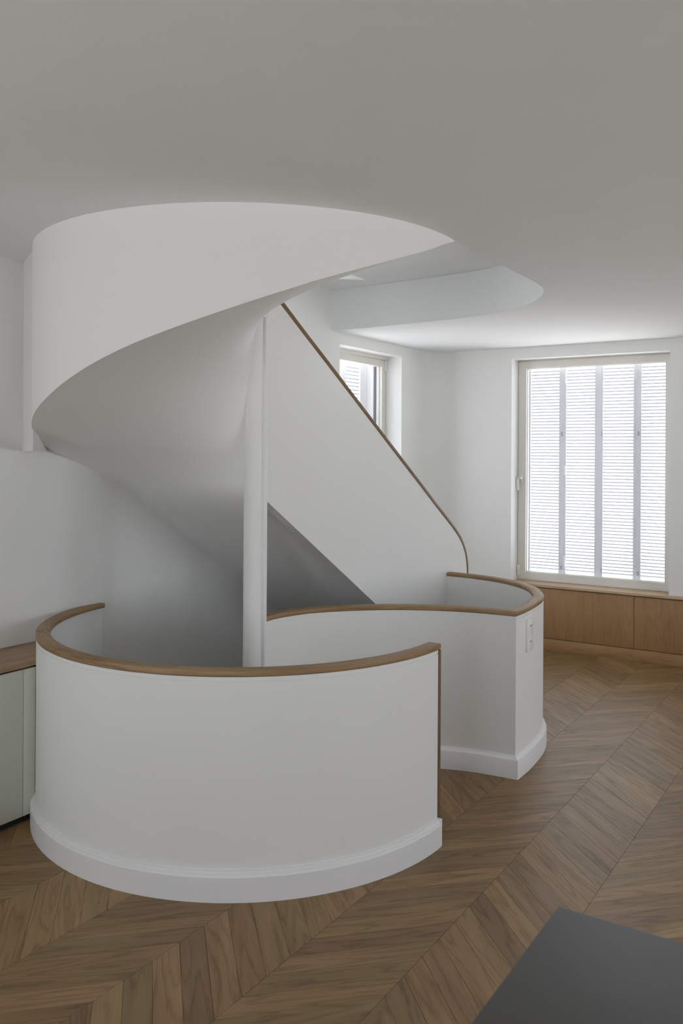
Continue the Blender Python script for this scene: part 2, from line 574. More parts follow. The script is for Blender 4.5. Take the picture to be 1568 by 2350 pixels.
shared = {}
parts, loose = [], []
k0, k1 = int((WV - PV0) / PW) - 2, int((V1 - PV0) / PW) + 1
for k in range(k0, k1):
    va, vb = PV0 + k * PW, PV0 + (k + 1) * PW
    even = (k % 2 == 0)
    oa, ob = (0, -PW) if even else (-PW, 0)
    for n in range(-50, 46):
        g = GAP
        ua, ub = PU0 + n * PP, PU0 + (n + 1) * PP
        gs = g * 1.414
        P = [(ua + oa + gs, va + g), (ub + oa - gs, va + g), (ub + ob - gs, vb - g), (ua + ob + gs, vb - g)]
        b = bbox(P)
        if b[1] < U0 or b[0] > WU or b[3] < WV or b[2] > V1: continue
        cen = ((P[0][0] + P[2][0]) / 2, (va + vb) / 2)
        pieces = [P]
        whole = True
        for lim in ([(WU - 0.004, -9), (WU + 2, -9), (WU + 2, 9), (WU - 0.004, 9)],
                    [(-9, WV + 0.003), (-9, WV - 2), (9, WV - 2), (9, WV + 0.003)]):
            bb = bbox(lim)
            if b[1] > bb[0] and b[0] < bb[1] and b[3] > bb[2] and b[2] < bb[3]:
                np_ = []
                for q in pieces: np_ += convex_cut(q, lim)
                pieces = np_
                whole = False
        for cc_, bb in zip(cutters, cut_bb):
            if b[1] > bb[0] and b[0] < bb[1] and b[3] > bb[2] and b[2] < bb[3]:
                np_ = []
                for q in pieces: np_ += convex_cut(q, cc_)
                if np_ != pieces and not (len(np_) == 1 and len(np_[0]) == 4 and pieces == [P] and all(min(math.dist(x, y) for y in P) < 1e-9 for x in np_[0])):
                    whole = False
                pieces = np_
        if not pieces: continue
        # the size it shows in view
        best = 0
        c0 = px(*cen)
        pts = [px(*p) for p in P]
        if c0 and all(pts):
            inside = any(-40 < p[0] < 1608 and p[1] < 2390 for p in pts + [c0])
            if inside:
                best = abs(sum(a[0] * b_[1] - b_[0] * a[1] for a, b_ in zip(pts, pts[1:] + pts[:1]))) / 2
                ar = sum(abs(sum(a[0] * b_[1] - b_[0] * a[1] for a, b_ in zip(q, q[1:] + q[:1]))) / 2 for q in pieces)
                best *= ar / (PW * PP)
                # hidden by the island, the near balustrade or the guard
                cu_, cv_ = cen
                if cu_ < 1.30 and cv_ > -0.40: best = 0
                if cv_ < -2.05 and cu_ > 3.55: best = 0
                if math.hypot(cu_ - CU, cv_ - CV) < 1.15 and cu_ < 3.4: best *= 0.3
                if c0[0] < 1010 and cu_ > 3.2 and cv_ < -1.7: best = 0
                if cu_ > 4.6 and cv_ < -1.9 and c0[0] < 1240: best = 0
        d = W(cen[0] + (ob - oa), cen[1] + PW) - W(*cen)
        ang = math.atan2(d.y, d.x)
        (parts if best > 60 else loose).append((best, pieces, cen, ang, even, whole))
parts.sort(key=lambda r: -r[0])
loose += parts[300:]
parts = parts[:300]
for best, pieces, cen, ang, even, whole in parts:
    if whole:
        key = even
        if key not in shared:
            shared[key] = board_mesh("plank", pieces, cen, ang, M_FLOOR)
        me = shared[key]
    else:
        me = board_mesh("plank", pieces, cen, ang, M_FLOOR)
    o = bpy.data.objects.new("plank", me)
    o.parent = fl
    o.location = W(*cen) - fl_base
    o.rotation_euler = (0, 0, ang)
    o.location.z += random.uniform(-0.00012, 0.00012)
    col.objects.link(o)

# remaining boards, joined; each keeps its own UV origin for grain and a colour offset
bm = bmesh.new()
uvl = bm.loops.layers.uv.verify()
for best, pieces, cen, ang, even, whole in loose:
    cw = W(*cen)
    ca, sa = math.cos(-ang), math.sin(-ang)
    ox, oy = random.random() * 40, random.random() * 40
    for pl in pieces:
        vs = [bm.verts.new(W(u, v, 0) - fl_base) for u, v in pl]
        lo_ = [bm.verts.new(W(u, v, -0.0145) - fl_base) for u, v in pl]
        fs = [bm.faces.new(vs)]
        for i in range(len(pl)):
            j = (i + 1) % len(pl)
            fs.append(bm.faces.new((vs[i], vs[j], lo_[j], lo_[i])))
        for f in fs:
            for lp in f.loops:
                p = lp.vert.co + fl_base - cw
                lp[uvl].uv = (p.x * ca - p.y * sa + ox, p.x * sa + p.y * ca + oy)
bmesh.ops.recalc_face_normals(bm, faces=bm.faces[:])
me = bpy.data.meshes.new("planks")
bm.to_mesh(me); bm.free()
o = link_mesh("parquet_planks", me, M_FLOOR, fl, (0, 0, 0))
tag(o, kind='stuff')

# ---- walls -----------------------------------------------------------
WIN1 = (-2.880, -1.530, 0.535, 2.545)       # v0 v1 z0 z1 in the window wall
WIN2 = (5.703, 6.716, 0.535, 2.552)         # u0 u1 z0 z1 in the left wall
T = 0.40                                      # thickness of the outer walls
RC = 0.20                                     # rounded room corner

bm = bmesh.new()                              # window wall
a, b_, z0, z1 = WIN1
for r in ((WU, WU + T, WV + RC, a, -0.3, HC + 0.1), (WU, WU + T, b_, V1 + T, -0.3, HC + 0.1),
          (WU, WU + T, a, b_, -0.3, z0), (WU, WU + T, a, b_, z1, HC + 0.1)):
    add_box(bm, *r)
cor = [(WU + T, WV + RC), (WU, WV + RC)] + [(WU - RC + RC * math.cos(math.radians(t)), WV + RC + RC * math.sin(math.radians(t))) for t in range(-10, -81, -10)] + [(WU - RC, WV), (WU - RC, WV - T), (WU + T, WV - T)]
lo = [bm.verts.new(W(u, v, -0.3)) for u, v in cor]; hi = [bm.verts.new(W(u, v, HC + 0.1)) for u, v in cor]
bm.faces.new(lo); bm.faces.new(hi)
for i in range(len(cor)):
    j = (i + 1) % len(cor)
    bm.faces.new((lo[i], lo[j], hi[j], hi[i]))
tag(finish(bm, "wall_back", M_WALL, origin=W(WU, 0, 0), smooth=25), kind='structure')

bm = bmesh.new()                              # left wall, runs through all three storeys
a, b_, z0, z1 = WIN2
for r in ((U0 - T, a, WV - T, WV, -3.0, 5.7), (b_, WU - RC, WV - T, WV, -3.0, 5.7),
          (a, b_, WV - T, WV, -3.0, z0), (a, b_, WV - T, WV, z1, 5.7)):
    add_box(bm, *r)
tag(finish(bm, "wall_left", M_WALL, origin=W(0, WV, 0)), kind='structure')


def wall_with_openings(name, along, c0, c1, s0, s1, openings, z0, z1):
    lst = []
    s = s0
    for a, b in openings:
        for r in ((s, a, -0.3, HC + 0.1), (a, b, -0.3, z0), (a, b, z1, HC + 0.1)):
            lst.append(r)
        s = b
    lst.append((s, s1, -0.3, HC + 0.1))
    bm = bmesh.new()
    for a, b, za, zb in lst:
        if along == 'u': add_box(bm, a, b, c0, c1, za, zb)
        else: add_box(bm, c0, c1, a, b, za, zb)
    o = finish(bm, name, M_WALL, origin=W((c0 + c1) / 2, 0, 0) if along == 'v' else W(0, c0, 0))
    tag(o, kind='structure')


wall_with_openings("wall_right", 'u', V1, V1 + 0.3, U0, WU, RIGHT_WINDOWS, 0.45, 2.45)
wall_with_openings("wall_front", 'v', U0 - 0.3, U0, WV, V1 + 0.3, REAR_WINDOWS, 0.45, 2.45)

# filler between the left wall and the drum, stops just above eye height
fpts = [(2.781, WV), (2.615, -3.372), (2.715, -3.455), (2.933, WV)]
o = prism("wall_left_bulkhead", fpts, 1.700, HC, M_WALL)
tag(o, kind='structure')
o.name = "wall_nook"

# storey above and below, enough to close the stairwell, plus an added light opening above
bm = bmesh.new()
for r in ((1.6, 7.2, WV, WV + 0.01, 5.6, 5.61), (1.6, 7.2, WV, 0.6, 5.60, 5.75), (1.55, 1.65, WV, 0.6, SLAB, 5.7),
          (7.15, 7.25, WV, 0.6, SLAB, 5.7), (1.6, 2.4, 0.55, 0.65, SLAB, 5.7), (6.6, 7.2, 0.55, 0.65, SLAB, 5.7), (2.4, 6.6, 0.55, 0.65, SLAB, SLAB + 0.5)):
    add_box(bm, *r)
tag(finish(bm, "wall_upper", M_WALL, origin=W(4, -1, SLAB)), kind='structure')
portal("window_portal", (4.5, 0.7, 4.55), 4.2, 0, 2.2, (0, -1))  # unseen opening, added to throw fill light down the stairwell
bm = bmesh.new()
for r in ((1.0, 7.2, WV, 0.6, -3.05, -2.95), (0.95, 1.05, WV, 0.6, -2.95, -0.3), (7.15, 7.25, WV, 0.6, -2.95, -0.3), (1.0, 7.2, 0.55, 0.65, -2.95, -0.3)):
    add_box(bm, *r)
tag(finish(bm, "wall_lower", M_LOW, origin=W(4, -1, -3)), kind='structure')

# underside of the upper landing above the opening, with a three-cornered light slot
bm = bmesh.new()
outer = [(4.25, -1.52), (5.75, -1.52), (5.75, WV + 0.001), (4.25, WV + 0.001)]
inner = [(5.387, -3.232), (5.202, -3.448), (5.082, -3.222)]
for zz in (SLAB + 0.001, SLAB + 0.14):
    eds = []
    for loop in (outer, inner):
        vs = [bm.verts.new(W(u, v, zz)) for u, v in loop]
        eds += [bm.edges.new((vs[i], vs[(i + 1) % len(vs)])) for i in range(len(vs))]
    bmesh.ops.triangle_fill(bm, use_beauty=True, edges=eds)
for loop in (outer, inner):
    for i in range(len(loop)):
        p, q = loop[i], loop[(i + 1) % len(loop)]
        bm.faces.new([bm.verts.new(W(p[0], p[1], SLAB + 0.001)), bm.verts.new(W(q[0], q[1], SLAB + 0.001)),
                      bm.verts.new(W(q[0], q[1], SLAB + 0.14)), bm.verts.new(W(p[0], p[1], SLAB + 0.14))])
bmesh.ops.remove_doubles(bm, verts=bm.verts[:], dist=1e-5)
tag(finish(bm, "ceiling_landing", M_CEIL, origin=W(5, -2, SLAB)), kind='structure')

# ================================================================== SPIRAL STAIRCASE
stair = empty("spiral_staircase", W(CU, CV, 0), "sculptural white plaster spiral staircase turning round a slim post", "staircase")

# the helical soffit: rulings from the inner edge to the outer edge
rul = []
z_at = lambda u: 1.502 - 0.612 * (u - 3.441)
PIN = -2.665
for i in range(13):
    u = 5.86 - (5.86 - 3.441) * i / 12
    rul.append(((u, PIN, 1.475 - 0.618 * (u - 3.39) if u > 3.5 else 1.44), (u, WV, z_at(u))))
outer_w = [(3.441, WV, 1.502), (3.231, WV, 1.600), (3.04, WV, 1.667)]
for ang_, z_ in ((239, 1.722), (231, 1.760), (223, 1.799), (215, 1.838), (207, 1.879), (199, 1.922), (191, 1.972), (183.4, 2.022), (177, 2.063), (167.7, 2.120),
                 (159.6, 2.167), (147.7, 2.239), (137.8, 2.302), (131, 2.346)):
    outer_w.append((CU + DRUM_R * math.cos(math.radians(ang_)), CV + DRUM_R * math.sin(math.radians(ang_)), z_))
ow = catmull(outer_w, 5)
soft = []
for (u, v, z) in ow:
    d = math.hypot(u - CU, v - CV)
    if v > -3.66:                        # keep the edge exactly on the drum
        k = DRUM_R / d
        u, v = CU + (u - CU) * k, CV + (v - CV) * k
    soft.append((u, v, z))
for (u, v, z) in soft[1:]:
    d = math.hypot(u - CU, v - CV)
    r = 0.047
    rul.append(((CU + (u - CU) / d * r, CV + (v - CV) / d * r, z), (u, v, z)))
# straightening run beside the landing: inner edge follows the guard curve of the floor above
tail = [((3.398, -2.634, 2.375), (2.712, -1.870, 2.354)), ((3.46, -2.625, 2.433), (2.895, -1.747, 2.428)), ((3.60, -2.625, 2.503), (3.056, -1.679, 2.487)),
        ((3.74, -2.59, 2.578), (3.232, -1.637, 2.548)), ((3.87, -2.52, 2.645), (3.37, -1.636, 2.60)), ((4.03, -2.39, 2.725), (3.494, -1.640, 2.641)),
        ((4.15, -2.24, 2.80), (3.494, -1.6398, 2.6412))]
tl = catmull([a_ + b2 for a_, b2 in tail], 4)
for t_ in tl:
    o3 = list(t_[3:])
    d = math.hypot(o3[0] - CU, o3[1] - CV)
    k = DRUM_R / d
    rul.append((tuple(t_[:3]), (CU + (o3[0] - CU) * k, CV + (o3[1] - CV) * k, o3[2])))
NR = 14
bm = bmesh.new()
grid = []
for a_, b2 in rul:
    row = []
    for j in range(NR + 1):
        t = j / NR * (0.996 if b2[1] > -3.66 else 1.0)
        row.append(bm.verts.new(W(a_[0] + (b2[0] - a_[0]) * t, a_[1] + (b2[1] - a_[1]) * t, a_[2] + (b2[2] - a_[2]) * t)))
    grid.append(row)
top = [[bm.verts.new(v.co + Vector((0, 0, 0.05))) for v in row] for row in grid]
for g_ in (grid, top):
    for i in range(len(g_) - 1):
        for j in range(NR):
            bm.faces.new((g_[i][j], g_[i][j + 1], g_[i + 1][j + 1], g_[i + 1][j]))
for i in range(len(grid) - 1):
    for j in (0, NR):
        bm.faces.new((grid[i][j], grid[i + 1][j], top[i + 1][j], top[i][j]))
for i in (0, len(grid) - 1):
    for j in range(NR):
        bm.faces.new((grid[i][j], grid[i][j + 1], top[i][j + 1], top[i][j]))
finish(bm, "soffit", M_STAIR, stair, smooth=40)

# drum: vertical outer string rising from the soffit's edge to the ceiling
edge = [p for p in soft if p[1] > -3.66] + [r[1] for r in rul[-len(tl):-4]]
rings = []
for (u, v, z) in edge:
    d = math.hypot(u - CU, v - CV)
    iu, iv = CU + (u - CU) * (d - 0.05) / d, CV + (v - CV) * (d - 0.05) / d
    zt_ = HC + 0.002
    zl = min(z, zt_ - 0.001)
    rings.append([W(u, v, zl - 0.001), W(u, v, zt_), W(iu, iv, zt_), W(iu, iv, min(zl + 0.03, zt_ - 0.0005))])
loft("outer_string", rings, M_STAIR, stair, smooth=50)

# straight inner balustrade panel of the first flight, with its thin oak cap
HR = [(3.30, 2.607), (3.521, 2.466), (3.75, 2.321), (3.915, 2.219), (4.181, 2.053), (4.473, 1.870), (4.685, 1.737), (5.032, 1.521), (5.328, 1.335), (5.453, 1.259), (5.573, 1.184),
      (5.668, 1.118), (5.732, 1.060), (5.775, 1.005), (5.803, 0.949), (5.818, 0.890), (5.824, 0.82), (5.826, 0.60), (5.826, 0.0)]
hr = catmull(HR, 5)
PF, PB = -2.62, -2.67
bm = bmesh.new()
prof = [(u - 0.004, z - 0.004) for u, z in hr if u >= 3.41]
low = [(5.822, 0.0), (5.77, 0.0)] + [(u, 1.475 - 0.618 * (u - 3.39)) for u in (5.776, 5.0, 4.2, 3.405)]
pts = prof + low[1:]
f_ = [bm.verts.new(W(u, PF, z)) for u, z in pts]
b2 = [bm.verts.new(W(u, PB, z)) for u, z in pts]
ff, bf = bm.faces.new(f_), bm.faces.new(b2)
for i in range(len(pts)):
    j = (i + 1) % len(pts)
    bm.faces.new((f_[i], f_[j], b2[j], b2[i]))
bmesh.ops.triangulate(bm, faces=[ff, bf])
finish(bm, "inner_balustrade", M_STAIR, stair)
rings = []
for i, (u, z) in enumerate(hr):
    if u < 3.41: continue
    a_ = hr[max(i - 1, 0)]; c2 = hr[min(i + 1, len(hr) - 1)]
    du, dz = c2[0] - a_[0], c2[1] - a_[1]
    l = math.hypot(du, dz)
    nu, nz = -dz / l, du / l
    r = []
    for o_, h_ in round_rect(PB - 0.004, PF + 0.004, -0.012, 0.013, 0.004, 2):
        r.append(W(u + nu * h_, o_, z + nz * h_))
    rings.append(r)
tag(loft("handrail", rings, M_RAILD, stair), "thin sloping brown oak handrail cap")

# newel post with the flat fillet where the panel dies into it
rings = []
for z in (-2.95, 2.375):
    rings.append([W(CU + 0.0505 * math.cos(a_ * math.pi / 24), CV + 0.0505 * math.sin(a_ * math.pi / 24), z) for a_ in range(48)])
loft("newel_post", rings, M_STAIR, stair, smooth=30)
box("post_fillet", 3.392, 3.412, -2.674, -2.612, -0.3, 2.37, M_SKIRT, stair, 'z', bevel=0.003)

# winder treads going down inside the well
for k in range(9):
    a0, a1 = 90 + k * 21, 90 + (k + 1) * 21 + 2
    zt_ = -0.175 * (k + 1)
    pts = arc(0.05, a1, a0, 3) + arc(0.945, a0, a1, 8)
    pts = [(u, max(v, WV + 0.004)) for u, v in pts]
    lo_ = [W(u, v, zt_ - 0.04) for u, v in pts]
    hi_ = [W(u, v, zt_) for u, v in pts]
    bm = bmesh.new(); uvl = bm.loops.layers.uv.verify()
    l_ = [bm.verts.new(p) for p in lo_]; h_ = [bm.verts.new(p) for p in hi_]
    bm.faces.new(l_); bm.faces.new(h_)
    for i in range(len(pts)):
        j = (i + 1) % len(pts)
        bm.faces.new((l_[i], l_[j], h_[j], h_[i]))
    am = math.radians((a0 + a1) / 2)
    for f in bm.faces:
        for lp in f.loops:
            p = lp.vert.co - W(CU, CV)
            lp[uvl].uv = (p.x * math.cos(am) + p.y * math.sin(am) + k, -p.x * math.sin(am) + p.y * math.cos(am))
    finish(bm, "tread", M_RAIL, stair)

# ================================================================== CURVED BALUSTRADES
BEAD = [(0.0, 0.829), (0.004, 0.829), (0.004, 0.8335), (0.0, 0.8335), (0.0, 0.846)]
SK = [(0.004, 0.0), (-0.022, 0.0), (-0.022, 0.094), (-0.0195, 0.0975), (-0.013, 0.099), (-0.013, 0.106), (-0.010, 0.1095), (-0.006, 0.1105), (-0.006, 0.1165), (0.004, 0.118)]


def wall_prof(th, zlow):
    return [(0.0, 0.0)] + BEAD + [(th, 0.846), (th, zlow), (0.0, zlow)]


# near one: arc from the left wall round the front to the entry
near = empty("curved_balustrade", W(CU - 1.0, CV, 0), "low white curved balustrade with oak rail sweeping round the stairwell front", "balustrade")
R_W = 1.018
arc_pts = arc(R_W, 264.0, 90.0, 72)
arc_pts[-1] = (3.392, CV + R_W)
arc_n = inward(arc_pts)
VM = WV + 0.0015
sweep("plaster_wall", arc_pts, arc_n, wall_prof(0.042, -0.30), M_STAIR, near, vmin=VM)
sweep("skirting", arc_pts, arc_n, SK, M_SKIRT, near, vmin=VM)
arc_r = arc(R_W, 264.0, 88.6, 72)
nr_ = inward(arc_r)
RP = round_rect(-0.003, 0.062, 0.846, 0.871, 0.007)
j_near = min(range(len(arc_r)), key=lambda i: math.dist(arc_r[i], (2.621, -2.02)))
sweep("handrail", arc_r, nr_, RP, M_RAIL, near, 0, j_near + 1, vmin=VM)
sweep("handrail", arc_r, nr_, RP, M_RAIL, near, j_near, None, vmin=VM)
box("end_post", 3.394, 3.414, CV + R_W - 0.060, CV + R_W + 0.004, 0.118, 0.8455, M_RAILD, near, 'z', bevel=0.002)
box("end_post_base", 3.392, 3.400, CV + R_W - 0.058, CV + R_W + 0.020, 0.0, 0.117, M_SKIRT, near, 'z', bevel=0.001)

# far one: S-shaped guard wall and hook round the void
guard = empty("hooked_balustrade", W(4.33, -1.66, 0), "white S-shaped guard wall with oak rail hooking round to a sharp corner", "balustrade")
sweep("plaster_wall", GUARD, GUARD_N, wall_prof(0.058, -0.30), M_STAIR, guard)
SK2 = [(0.004, 0.0), (-0.022, 0.0), (-0.022, 0.096), (-0.019, 0.1005), (-0.012, 0.104), (-0.006, 0.109), (-0.002, 0.117), (0.004, 0.119)]
sweep("skirting", GUARD, GUARD_N, SK2, M_SKIRT, guard, i0=4, i1=len(GUARD) - 1)
j_s = min(range(I_CORNER), key=lambda i: math.dist(GUARD[i], (4.071, -2.345)))
sweep("handrail", GUARD, GUARD_N, RP, M_RAIL, guard, 0, j_s + 1)
sweep("handrail", GUARD, GUARD_N, RP, M_RAIL, guard, j_s, I_CORNER + 1)
sweep("handrail", GUARD, GUARD_N, RP, M_RAIL, guard, I_CORNER, None)

# ================================================================== WINDOWS
# window 1 in the window wall
w1 = empty("window_1", W(7.49, -2.2, 0.56), kind='structure')
a, b_, z0, z1 = WIN1
FU = 7.491
boxes("window_frame", [(FU + 0.012, FU + 0.07, a, a + 0.02, z0 + 0.03, z1), (FU + 0.012, FU + 0.07, b_ - 0.02, b_, z0 + 0.03, z1),
                       (FU + 0.012, FU + 0.07, a, b_, z1 - 0.022, z1), (FU + 0.006, FU + 0.07, a, b_, z0 + 0.022, z0 + 0.045)], M_FRAME, w1)
zs0, zs1 = 0.566, 2.535
gz0, gz1, gv0, gv1 = 0.634, 2.472, -2.803, -1.597
for nm, r in (("sash_stile", (FU, FU + 0.06, -2.876, gv0, zs0, zs1)), ("sash_stile", (FU, FU + 0.06, gv1, -1.533, zs0, zs1)),
              ("sash_rail", (FU, FU + 0.06, gv0, gv1, zs0, gz0)), ("sash_rail", (FU, FU + 0.06, gv0, gv1, gz1, zs1))):
    box(nm, *r, M_FRAME, w1, 'z')
boxes("glazing_bead", [(FU + 0.028, FU + 0.062, gv0, gv0 + 0.006, gz0, gz1), (FU + 0.028, FU + 0.062, gv1 - 0.006, gv1, gz0, gz1),
                       (FU + 0.028, FU + 0.062, gv0, gv1, gz0, gz0 + 0.006), (FU + 0.028, FU + 0.062, gv0, gv1, gz1 - 0.006, gz1)], M_HW, w1)
box("rubber_seal", FU + 0.063, FU + 0.075, gv0 + 0.004, gv0 + 0.008, gz0, gz1, M_SEAL, w1, 'z')
box("pane", FU + 0.036, FU + 0.040, gv0, gv1, gz0, gz1, M_GLASS1, w1)
h = box("handle", FU - 0.012, FU, -2.852, -2.826, 1.44, 1.51, M_HW, w1, 'z', bevel=0.003)
bm = bmesh.new()
add_box(bm, FU - 0.045, FU - 0.012, -2.846, -2.832, 1.472, 1.490)
add_box(bm, FU - 0.050, FU - 0.034, -2.868, -2.832, 1.474, 1.492)
add_box(bm, FU - 0.050, FU - 0.036, -2.872, -2.852, 1.372, 1.492)
finish(bm, "lever", M_HW, h, bevel=0.002, smooth=40)
hg = box("hinge", FU - 0.022, FU - 0.002, -2.874, -2.852, 0.600, 0.695, M_HW, w1, 'z', bevel=0.003)
box("hinge_pin", FU - 0.024, FU - 0.021, -2.867, -2.861, 0.645, 0.652, M_STEEL, hg, 'z')

# its four folding louvred leaves outside
SU = 7.600
LEAVES = [(-2.848, -2.488, 0.048, 0.046, "leftmost of the four white louvred shutter leaves outside the tall window", ),
          (-2.488, -2.157, 0.017, 0.056, "second white louvred shutter leaf from the left outside the tall window"),
          (-2.157, -1.864, 0.014, 0.018, "third white louvred shutter leaf from the left outside the tall window"),
          (-1.864, -1.534, 0.046, 0.045, "rightmost white louvred shutter leaf outside the tall window")]
Z0S, Z1S, NSL = 0.575, 2.548, 66


def slat_mesh(length, along):
    """thin louvre blade, lower edge outwards; ALONG = 'v' (shutter faces u) or 'u'"""
    bm = bmesh.new()
    w, t = 0.0165, 0.0030
    ca, sa = math.cos(math.radians(50)), math.sin(math.radians(50))
    vs = []
    for e in (-length / 2, length / 2):
        for a_, b2 in ((-w / 2, -t / 2), (w / 2, -t / 2), (w / 2, t / 2), (-w / 2, t / 2)):
            d, z = a_ * ca + b2 * sa, -a_ * sa + b2 * ca       # d>0 is outwards
            p = W(d, e, z) if along == 'v' else W(e, -d, z)
            vs.append(bm.verts.new(p))
    for f in ((0, 1, 2, 3), (4, 7, 6, 5), (0, 4, 5, 1), (1, 5, 6, 2), (2, 6, 7, 3), (3, 7, 4, 0)):
        bm.faces.new([vs[i] for i in f])
    bmesh.ops.recalc_face_normals(bm, faces=bm.faces[:])
    me = bpy.data.meshes.new("slat")
    bm.to_mesh(me); bm.free()
    me.materials.append(M_SLAT)
    return me


for li, (va, vb, sl, sr, lab) in enumerate(LEAVES):
    va += 0.0012; vb -= 0.0012
    sh = empty("louvred_shutter", W(SU + 0.015, (va + vb) / 2, Z0S), lab, "shutter", "folding shutter leaves outside the tall window")
    box("stile", SU, SU + 0.03, va, va + sl, Z0S, Z1S, M_SHUT, sh, 'z')
    box("stile", SU, SU + 0.03, vb - sr, vb, Z0S, Z1S, M_SHUT, sh, 'z')
    box("rail", SU, SU + 0.03, va + sl, vb - sr, Z0S, Z0S + 0.055, M_SHUT, sh)
    box("rail", SU, SU + 0.03, va + sl, vb - sr, Z1S - 0.03, Z1S, M_SHUT, sh)
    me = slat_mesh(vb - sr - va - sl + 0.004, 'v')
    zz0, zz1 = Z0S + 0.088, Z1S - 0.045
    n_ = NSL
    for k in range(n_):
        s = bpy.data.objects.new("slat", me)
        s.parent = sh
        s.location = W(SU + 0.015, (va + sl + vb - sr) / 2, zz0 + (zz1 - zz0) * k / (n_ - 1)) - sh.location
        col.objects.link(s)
    if li in (1, 3):
        hv = va + 0.002
        for (ha, hb) in ((2.335, 2.43), (1.51, 1.60), (0.69, 0.785)):
            g_ = box("hinge", SU - 0.014, SU, hv - 0.012, hv + 0.012, ha, (ha + hb) / 2 - 0.002, M_HW, sh, 'z', bevel=0.002)
            box("hinge_knuckle", SU - 0.014, SU, hv - 0.010, hv + 0.010, (ha + hb) / 2 + 0.002, hb, M_HW, g_, 'z', bevel=0.002)
    lv = {0: vb - 0.018, 1: None, 2: va + 0.008, 3: va + 0.024}[li]
    if lv is not None:
        for (ha, hb) in ((1.86, 1.90), (0.665, 0.70)):
            box("latch", SU - 0.012, SU, lv - 0.004, lv + 0.006, ha, hb, M_STEEL, sh, 'z')
        box("bolt_rod", SU - 0.006, SU, lv - 0.002, lv + 0.003, 0.72 if li == 3 else 1.92, 2.35 if li != 3 else 1.84, M_HW, sh, 'z')

# window 2 in the left wall
w2 = empty("window_2", W(6.2, -3.83, 0.56), kind='structure')
a, b_, z0, z1 = WIN2
FV = -3.825
boxes("window_frame", [(a, a + 0.02, FV - 0.07, FV - 0.012, z0, z1), (b_ - 0.012, b_, FV - 0.07, FV - 0.004, z0, z1), (a, b_, FV - 0.07, FV - 0.004, z1 - 0.022, z1),
                       (a, b_, FV - 0.07, FV - 0.012, z0, z0 + 0.03)], M_FRAME, w2)
box("blind_box", a, b_, FV - 0.004, FV + 0.022, z1 - 0.026, z1, M_FRAME, w2)
g0, g1 = a + 0.085, 6.650
for nm, r in (("sash_stile", (a + 0.015, g0, FV - 0.06, FV, z0 + 0.03, 2.522)), ("sash_stile", (g1, 6.710, FV - 0.06, FV, z0 + 0.03, 2.522)),
              ("sash_rail", (g0, g1, FV - 0.06, FV, z0 + 0.03, z0 + 0.11)), ("sash_rail", (g0, g1, FV - 0.06, FV, 2.466, 2.522))):
    box(nm, *r, M_FRAME, w2, 'z')
box("glazing_bead", g1 - 0.008, g1, FV - 0.05, FV - 0.028, z0 + 0.11, 2.466, M_HW, w2, 'z')
box("rubber_seal", 6.622, 6.662, FV - 0.072, FV - 0.061, z0 + 0.11, 2.468, M_SEAL, w2, 'z')
box("pane", g0, g1, FV - 0.040, FV - 0.036, z0 + 0.11, 2.466, M_GLASS, w2)
hg = box("hinge", 6.690, 6.712, FV, FV + 0.018, 2.425, 2.525, M_HW, w2, 'z', bevel=0.003)
for (ua, ub, lab) in ((6.318, 6.660, "white louvred shutter leaf behind the small window beside the sloping handrail"),
                      (5.960, 6.314, "white louvred shutter leaf hidden mostly by the reveal of the small window")):
    sh = empty("louvred_shutter", W((ua + ub) / 2, -4.035, 0.575), lab, "shutter", "shutter leaves outside the small window")
    box("stile", ua, ua + 0.045, -4.05, -4.02, Z0S, 2.50, M_SHUT, sh, 'z')
    box("stile", ub - 0.060, ub, -4.05, -4.02, Z0S, 2.50, M_SHUT, sh, 'z')
    box("rail", ua + 0.045, ub - 0.06, -4.05, -4.02, Z0S, Z0S + 0.055, M_SHUT, sh)
    box("rail", ua + 0.045, ub - 0.06, -4.05, -4.02, 2.47, 2.50, M_SHUT, sh)
    me = slat_mesh(ub - ua - 0.10, 'u')
    for k in range(16 if ub > 6.5 else 10):
        s = bpy.data.objects.new("slat", me)
        s.parent = sh
        s.location = W((ua + 0.045 + ub - 0.06) / 2, -4.035, 2.452 - 0.0325 * k) - sh.location
        col.objects.link(s)
    bm = bmesh.new()
    for k in range(16 if ub > 6.5 else 10, 56):
        zc = 2.452 - 0.0325 * k
        if zc < 0.66: break
        add_box(bm, ua + 0.045, ub - 0.06, -4.045, -4.025, zc - 0.006, zc + 0.006)
    tag(finish(bm, "lower_slats", M_SHUT, sh), kind='stuff')
box("post", 6.664, 6.712, -4.05, -4.02, Z0S, 2.52, M_SHUT, w2, 'z')

# windows behind and beside the camera (out of view): plain frames and panes
wi = 3
for al, lst in (('u', RIGHT_WINDOWS), ('v', REAR_WINDOWS)):
    for (a, b_) in lst:
        w = empty("window_%d" % wi, W((a + b_) / 2, V1 + 0.1, 0.45) if al == 'u' else W(U0 - 0.1, (a + b_) / 2, 0.45), kind='structure')
        wi += 1
        m_ = (a + b_) / 2
        rs = [(a, a + 0.06, 0.45, 2.45), (b_ - 0.06, b_, 0.45, 2.45), (m_ - 0.04, m_ + 0.04, 0.45, 2.45), (a, b_, 0.45, 0.51), (a, b_, 2.39, 2.45)]
        if al == 'u':
            boxes("window_frame", [(p, q, V1 + 0.08, V1 + 0.14, r, s_) for p, q, r, s_ in rs], M_FRAME, w)
            box("pane", a, b_, V1 + 0.108, V1 + 0.112, 0.45, 2.45, M_GLASS, w)
        else:
            boxes("window_frame", [(U0 - 0.14, U0 - 0.08, p, q, r, s_) for p, q, r, s_ in rs], M_FRAME, w)
            box("pane", U0 - 0.112, U0 - 0.108, a, b_, 0.45, 2.45, M_GLASS, w)

